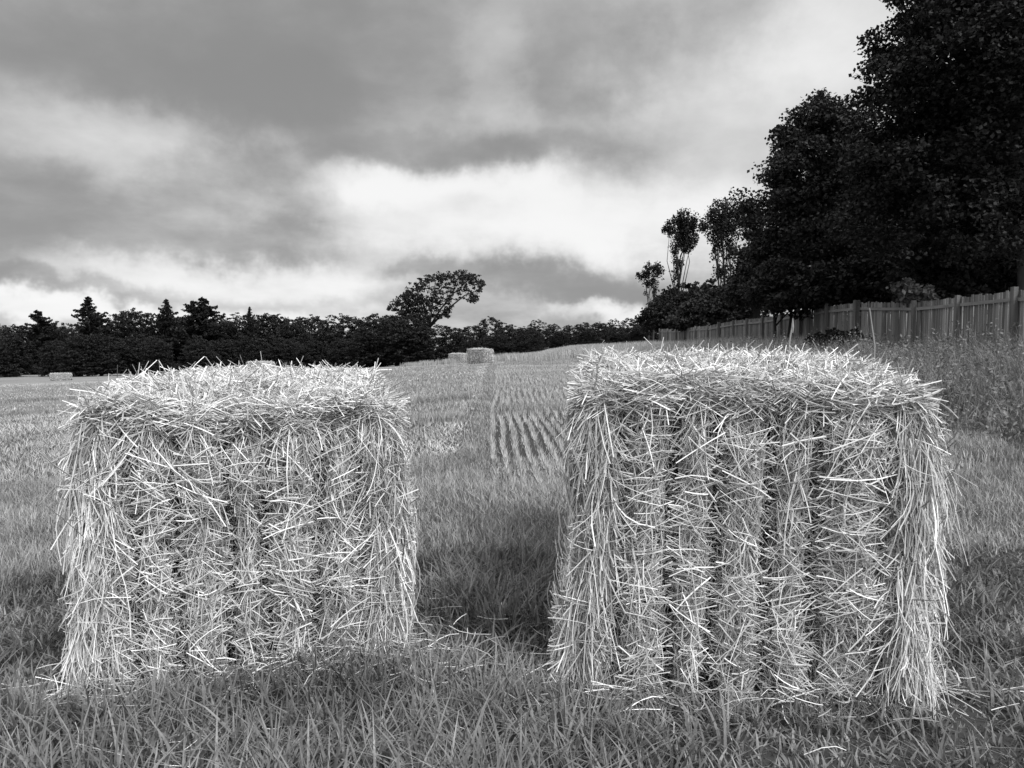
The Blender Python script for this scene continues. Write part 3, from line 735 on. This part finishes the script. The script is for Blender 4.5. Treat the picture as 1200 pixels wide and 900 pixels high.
# wind-bent tree at the middle of the skyline
def bent_tree():
    global R
    R = np.random.RandomState(41); Y = 122; k = Y/900.
    base = np.array(at(492, Y)); root = empty('windswept_tree', tuple(base))
    tag(root, 'tall windswept tree bent right on the skyline with a lacy crown', 'tree')
    poly = [(452, 364), (462, 352), (474, 343), (488, 331), (506, 323), (528, 319), (548, 318), (562, 323), (567, 332), (563, 346), (556, 356), (548, 352), (536, 350), (528, 358), (531, 368), (524, 377), (510, 372), (496, 378), (478, 372), (462, 366)]
    P = np.array(poly)
    def inside(x, y):
        c = np.zeros(len(x), bool); j = len(P)-1
        for i in range(len(P)):
            a, b = P[i], P[j]
            c ^= ((a[1] > y) != (b[1] > y)) & (x < (b[0]-a[0])*(y-a[1])/(b[1]-a[1]+1e-9)+a[0]); j = i
        return c
    x = R.uniform(450, 572, 3500); y = R.uniform(315, 380, 3500)
    topy = np.interp(x, [452, 474, 506, 548, 567], [362, 342, 322, 317, 331])
    dens = np.where(y-topy < 8, .95, .5+.35*(x < 492)+.4*(y > 350)*(x < 512))*(.35+1.*(vnoise(x, y, .3, 8) > .4))
    ok = inside(x, y) & (R.rand(3500) < dens*.6)
    x, y = x[ok], y[ok]
    C = np.array([np.array(at(a, Y, b))-base for a, b in zip(x, y)]); C[:, 1] = R.normal(0, 2.2, len(C))
    Vv, Ff = crown_mesh(C, 11, .25, .27, .4, .6)
    mesh_obj('crown', Vv, Ff, M['leaf'], root)
    m = MB()
    p = lambda a, b: np.array(at(a, Y, b))-base
    fork = p(503, 384)
    m.tube([(0, 0, -.2), p(495, 405), fork], [.75, .55, .42], 8)
    for ends in ([(485, 365), (470, 350)], [(497, 360), (488, 335)], [(508, 362), (512, 330)], [(516, 362), (528, 345), (548, 328)], [(520, 365), (545, 347), (562, 340)], [(512, 372), (526, 366)], [(490, 375), (462, 362)]):
        pts = [fork]+[p(a, b)+np.array([0, R.normal(0, 1.2), 0]) for a, b in ends]
        m.tube(pts, np.linspace(.2, .05, len(pts)), 6)
        for _ in range(5):
            e = C[R.randint(len(C))]; s = pts[-1] if R.rand() < .6 else pts[1]
            if np.linalg.norm(e-s) < 4: m.tube([s, (s+e)/2+[0, 0, .2], e], [.07, .05, .025], 5)
    m.build('trunk', M['bark'], root, True)
bent_tree()

# prototypes for the far wood
def dome_proto(name, seed, W, H, low):
    global R
    R = np.random.RandomState(seed)
    root = empty(name, (0, 0, 0))
    bl = [(0, 0, H*.52, W*.36, W*.36, H*.42), (0, 0, H*.2, W*.42, W*.42, H*.2)]
    for _ in range(11):
        a = R.uniform(0, 6.28); rr = R.uniform(.12, .36)*W; zz = R.uniform(low, .82)*H
        s = R.uniform(.15, .27)*W*(1.1-.4*zz/H); bl.append((rr*math.cos(a), rr*math.sin(a), zz, s, s, s*.72))
    C = clumps(bl, 900, .2); C = C[C[:, 2] > -.3]
    Vv, Ff = crown_mesh(C, 24, .32, .25, .8, .42)
    m = MB(); limbs(m, (0, 0, -.3), H*.6, .3, C[R.choice(len(C), 9)], (0, 0), .4, .3, 6)
    m.build('trunk', M['bark'], root, True); mesh_obj('crown', Vv, Ff, M['farleaf'], root)
    return root
def conifer_proto(name, seed, H, W, ragged):
    global R
    R = np.random.RandomState(seed); root = empty(name, (0, 0, 0))
    m = MB(); m.tube([(0, 0, -.2), (.1, 0, H*.5), (0, 0, H)], [.3, .2, .03], 6); C = []; A = []
    for z in np.arange(H*.3, H*.99, .42):
        t = z/H; wr = W*(1-t)**.95*R.uniform(.45, 1.1)+.12
        for b in range(6):
            a = R.uniform(0, 6.28); ln = wr*R.uniform(.6, 1+ragged)
            e = np.array([math.cos(a)*ln, math.sin(a)*ln, z+.5*ln*R.uniform(-.1, 1.5)])
            m.tube([(0, 0, z), e*.5+[0, 0, z*.5-.05], e], [.05, .04, .015], 4)
            for q in np.linspace(.15, 1, max(3, int(ln*3.5))): C.append(np.array([e[0]*q, e[1]*q, z+(e[2]-z)*q]))
    C = np.array(C); Vv, Ff = crown_mesh(C, 9, .15, .26, .3, .6, 2.0)
    m.build('trunk', M['bark'], root, True); mesh_obj('crown', Vv, Ff, M['leaf'], root)
    return root
P1 = [dome_proto('broadleaf_tree', 100+i, 11, 10.5, .05) for i in range(5)]
used = set()
def place(proto, px, Y, top_py, label, cat_, group, wscale=1., H=10.5):
    x, y, z = at(px, Y); zt = at(px, Y, top_py)[2]; s = (zt-z)/H
    if id(proto) not in used:
        used.add(id(proto)); o = proto; o.location = (x, y, z); o.scale = (s*wscale, s*wscale, s); o.rotation_euler = (0, 0, R.uniform(0, 6.28))
    else: o = dup(proto, (x, y, z), R.uniform(0, 6.28), (s*wscale, s*wscale, s))
    return tag(o, label, cat_, group)
R = np.random.RandomState(61)
LF = 'rounded tree in the front row of the far wood, left of the windswept tree'
LK = 'taller tree in the back row of the wood, left of the windswept tree'
RK = 'rounded back row tree between the windswept tree and the fence end'
SK = lambda px: np.interp(px, [-60, 0, 30, 70, 130, 160, 200, 260, 290, 320, 350, 400, 440, 480, 540, 575, 600, 630, 655, 690, 720, 750, 800, 860], [380, 380, 377, 376, 368, 361, 367, 372, 364, 364, 369, 366, 365, 368, 380, 367, 376, 373, 377, 376, 371, 366, 362, 360])
SK0 = SK; SK = lambda px: SK0(px)-3.5
k = 0
for px in np.arange(-70, 480, 21.):                 # back row
    place(P1[k % 5], px+R.uniform(-7, 7), R.uniform(158, 172), SK(px)+R.uniform(-2, 4), LK, 'tree', 'back row of the far wood, left half', R.uniform(.75, 1.05)); k += 1
for px in np.arange(-80, 445, 34.):                 # front row, lower
    Yf = 137+4*math.sin(px*.05)-.012*px
    place(P1[(k*3) % 5], px+R.uniform(-8, 8), Yf, 389+R.uniform(-5, 7), LF, 'tree', 'front row of the far wood, left half', R.uniform(.95, 1.3)); k += 1
place(P1[2], 474, 116, 360, 'dense dark dome-shaped tree in front of the windswept tree trunk, left side', 'tree', None, 1.25)
place(P1[0], 430, 119, 379, 'dense dark spreading tree just left of the dome under the windswept tree', 'tree', None, 1.15)
place(P1[3], 518, 119, 377, 'dense dark low tree under the right-hand overhang of the windswept tree', 'tree', None, 1.2)
for px, tp, ws in ((552, 379, 1.15), (574, 366, .8), (596, 377, 1), (613, 379, 1), (630, 372, .9), (648, 377, 1), (666, 378, 1), (684, 376, 1), (702, 375, 1), (720, 371, .9), (738, 370, .95), (757, 368, .95), (778, 368, 1), (800, 365, 1)):
    place(P1[k % 5], px, 178+R.uniform(-8, 8), tp+R.uniform(-1, 1.5), RK, 'tree', 'far wood between the windswept tree and the fence', ws); k += 1
for px, tp, ws in ((548, 390, 1.3), (583, 388, 1.3), (620, 384, 1.25), (655, 386, 1.25), (690, 384, 1.3), (725, 381, 1.2), (752, 378, 1.2)):
    place(P1[k % 5], px, 150+R.uniform(-4, 4), tp, 'low tree in the front row of the wood, right of the windswept tree', 'tree', 'front row of the far wood, right half', ws); k += 1
c1 = conifer_proto('conifer_tree', 201, 12, 5.2, .35); c2 = conifer_proto('conifer_tree', 202, 12, 6.2, .7)
CG = 'conifers standing above the far wood'
place(c1, 105, 156, 347, 'broad dense conifer, first tall one from the left above the far wood', 'tree', CG, 1.0, 12)
place(c2, 46, 158, 364, 'short spreading conifer at the far left of the wood skyline', 'tree', CG, 1.1, 12)
place(c1, 196, 160, 350, 'conifer with a double tip left of the ragged pair above the wood', 'tree', CG, .8, 12)
place(c2, 227, 160, 352, 'left and lower one of the ragged conifer pair above the wood', 'tree', CG, 1.0, 12)
place(c2, 240, 161, 349, 'right, taller one of the ragged conifer pair above the wood', 'tree', CG, 1.1, 12)
place(c1, 293, 162, 359, 'small narrow conifer above the wood, right of the ragged pair', 'tree', CG, .55, 12)

# lone post with a sagging end of wire at the foot of the wood
b = at(136, 112); root = empty('field_post', b); tag(root, 'thin leaning post at the foot of the wood, left of the bale tops', 'post')
m = MB(); m.tube([(0, 0, -.2), (.12, 0, 1.9)], [.06, .05], 6); m.build('shaft', M['palebark'], root)

# ------------------------------------------------------------------ sky and light
SUN_EL, SUN_AZ = 47., 140.       # azimuth from +Y (view direction) towards +X
w = bpy.data.worlds.new('World'); sc.world = w; w.use_nodes = True
nt = w.node_tree; N = nt.nodes; Lk = nt.links
bg = N['Background']
def mt(op, a, b=None, c=None):
    n = N.new('ShaderNodeMath'); n.operation = op
    for k_, v in enumerate((a, b, c)):
        if v is None: continue
        if isinstance(v, (int, float)): n.inputs[k_].default_value = float(v)
        else: Lk.new(v, n.inputs[k_])
    return n.outputs[0]
tc = N.new('ShaderNodeTexCoord'); sp = N.new('ShaderNodeSeparateXYZ'); Lk.new(tc.outputs['Generated'], sp.inputs[0])
dx, dy, dz = sp.outputs
def noise(vec, scale, detail, rough=.55, dist=0.):
    n = N.new('ShaderNodeTexNoise'); n.inputs['Scale'].default_value = scale; n.inputs['Detail'].default_value = detail
    n.inputs['Roughness'].default_value = rough; n.inputs['Distortion'].default_value = dist
    Lk.new(vec, n.inputs['Vector']); return n
zz = mt('ADD', mt('MAXIMUM', dz, 0.), .26)
cv = N.new('ShaderNodeCombineXYZ'); Lk.new(mt('DIVIDE', dx, zz), cv.inputs[0]); Lk.new(mt('DIVIDE', dy, zz), cv.inputs[1])
n1 = noise(cv.outputs[0], 1.0, 9, .52, .25); n2 = noise(cv.outputs[0], 2.6, 8, .58, .2); wn = noise(tc.outputs['Generated'], 4.5, 6, .6)
ws = N.new('ShaderNodeSeparateColor'); Lk.new(wn.outputs['Color'], ws.inputs[0])
az = mt('ADD', mt('ARCTAN2', dx, dy), mt('MULTIPLY', mt('SUBTRACT', ws.outputs[0], .5), .38))
el = mt('ADD', mt('ARCSINE', dz), mt('MULTIPLY', mt('SUBTRACT', ws.outputs[1], .5), .16))
def sstep(a, b, v):
    n = N.new('ShaderNodeMapRange'); n.interpolation_type = 'SMOOTHERSTEP'; n.inputs[1].default_value = a; n.inputs[2].default_value = b
    Lk.new(v, n.inputs[0]); return n.outputs[0]
BLOBS = [(330, 40, 340, 70, -.15), (300, 100, 130, 34, -.10), (700, 60, 120, 50, -.10), (590, 75, 55, 55, .14), (130, 150, 160, 42, .20), (20, 60, 90, 40, -.02),
         (90, 215, 120, 22, -.06), (330, 190, 80, 38, -.16), (90, 275, 170, 42, -.15), (290, 285, 60, 22, -.10), (480, 172, 150, 22, -.14), (650, 175, 100, 24, -.11), (680, 110, 60, 25, -.06),
         (560, 268, 200, 46, .40), (430, 218, 110, 26, .36), (740, 250, 130, 60, .22), (930, 120, 180, 120, .25), (990, 10, 90, 60, .16), (100, 366, 260, 14, .46), (270, 328, 170, 20, .34),
         (720, 362, 70, 11, .42), (660, 336, 130, 17, -.28), (470, 322, 60, 10, -.22), (60, 341, 150, 9, -.20), (600, 220, 70, 20, .2), (40, 318, 60, 14, -.08), (840, 225, 60, 40, .12)]
val = mt('ADD', mt('MULTIPLY', sstep(.36, .64, n1.outputs['Fac']), .20), .31)
val = mt('ADD', val, mt('MULTIPLY', mt('SUBTRACT', n2.outputs['Fac'], .5), .30))
n3 = noise(cv.outputs[0], 7., 7, .6, .2)
val = mt('ADD', val, mt('MULTIPLY', mt('SUBTRACT', n3.outputs['Fac'], .5), .16))
for px, py, wx, wy, amp in BLOBS:
    d = ray(px, py); d = d/np.linalg.norm(d); a0 = math.atan2(d[0], d[1]); e0 = math.asin(d[2])
    cosf = math.cos(a0)
    q = mt('ADD', mt('POWER', mt('MULTIPLY', mt('SUBTRACT', az, a0), 900/wx/cosf**0), 2.), mt('POWER', mt('MULTIPLY', mt('SUBTRACT', el, e0), 900/wy), 2.))
    val = mt('ADD', val, mt('MULTIPLY', mt('EXPONENT', mt('MULTIPLY', mt('POWER', q, 1.6), -.75)), amp*1.15))
def smooth(op, a, b, d):
    n = N.new('ShaderNodeMath'); n.operation = op; Lk.new(a, n.inputs[0]); n.inputs[1].default_value = b; n.inputs[2].default_value = d
    return n.outputs[0]
val = smooth('SMOOTH_MIN', smooth('SMOOTH_MAX', val, .24, .22), .88, .25)
val = mt('MULTIPLY', val, .375)
# unseen sky overhead and behind the viewer, brightened to light the scene
hi = N.new('ShaderNodeMapRange'); hi.inputs[1].default_value = .5; hi.inputs[2].default_value = .95; hi.inputs[4].default_value = .5; Lk.new(dz, hi.inputs[0])
bk = N.new('ShaderNodeMapRange'); bk.inputs[1].default_value = .2; bk.inputs[2].default_value = -.8; bk.inputs[4].default_value = .2; Lk.new(dy, bk.inputs[0])
val = mt('ADD', mt('ADD', val, hi.outputs[0]), bk.outputs[0])
val = mt('MAXIMUM', val, .05)
sky = N.new('ShaderNodeTexSky'); sky.sky_type = 'NISHITA'; sky.sun_disc = False; sky.sun_elevation = rad(SUN_EL); sky.sun_rotation = rad(SUN_AZ)
bw = N.new('ShaderNodeRGBToBW'); Lk.new(sky.outputs[0], bw.inputs[0])
tot = mt('ADD', mt('MULTIPLY', val, 10.), mt('MULTIPLY', bw.outputs[0], .05))
Lk.new(tot, bg.inputs['Color']); bg.inputs['Strength'].default_value = .1

sl = bpy.data.lights.new('sun', 'SUN'); sl.energy = 1.5; sl.angle = rad(20); so = bpy.data.objects.new('sun', sl); COL.objects.link(so)
sv = Vector((math.sin(rad(SUN_AZ))*math.cos(rad(SUN_EL)), math.cos(rad(SUN_AZ))*math.cos(rad(SUN_EL)), math.sin(rad(SUN_EL))))
so.rotation_euler = sv.to_track_quat('Z', 'Y').to_euler(); so.location = (0, 0, 30)

# ------------------------------------------------------------------ camera
cd = bpy.data.cameras.new('camera'); cd.sensor_width = 36; cd.lens = 27; cd.clip_end = 5000; cd.clip_start = .05
co = bpy.data.objects.new('camera', cd); COL.objects.link(co); co.location = (0, 0, CAMZ); co.rotation_euler = (rad(90)-PITCH, 0, 0)
sc.camera = co
vs = sc.view_settings; vs.view_transform = 'Standard'; vs.look = 'None'; vs.gamma = 1; vs.exposure = 1.40; vs.use_curve_mapping = False
sc.cycles.max_bounces = 6; sc.cycles.diffuse_bounces = 3; sc.cycles.transparent_max_bounces = 8
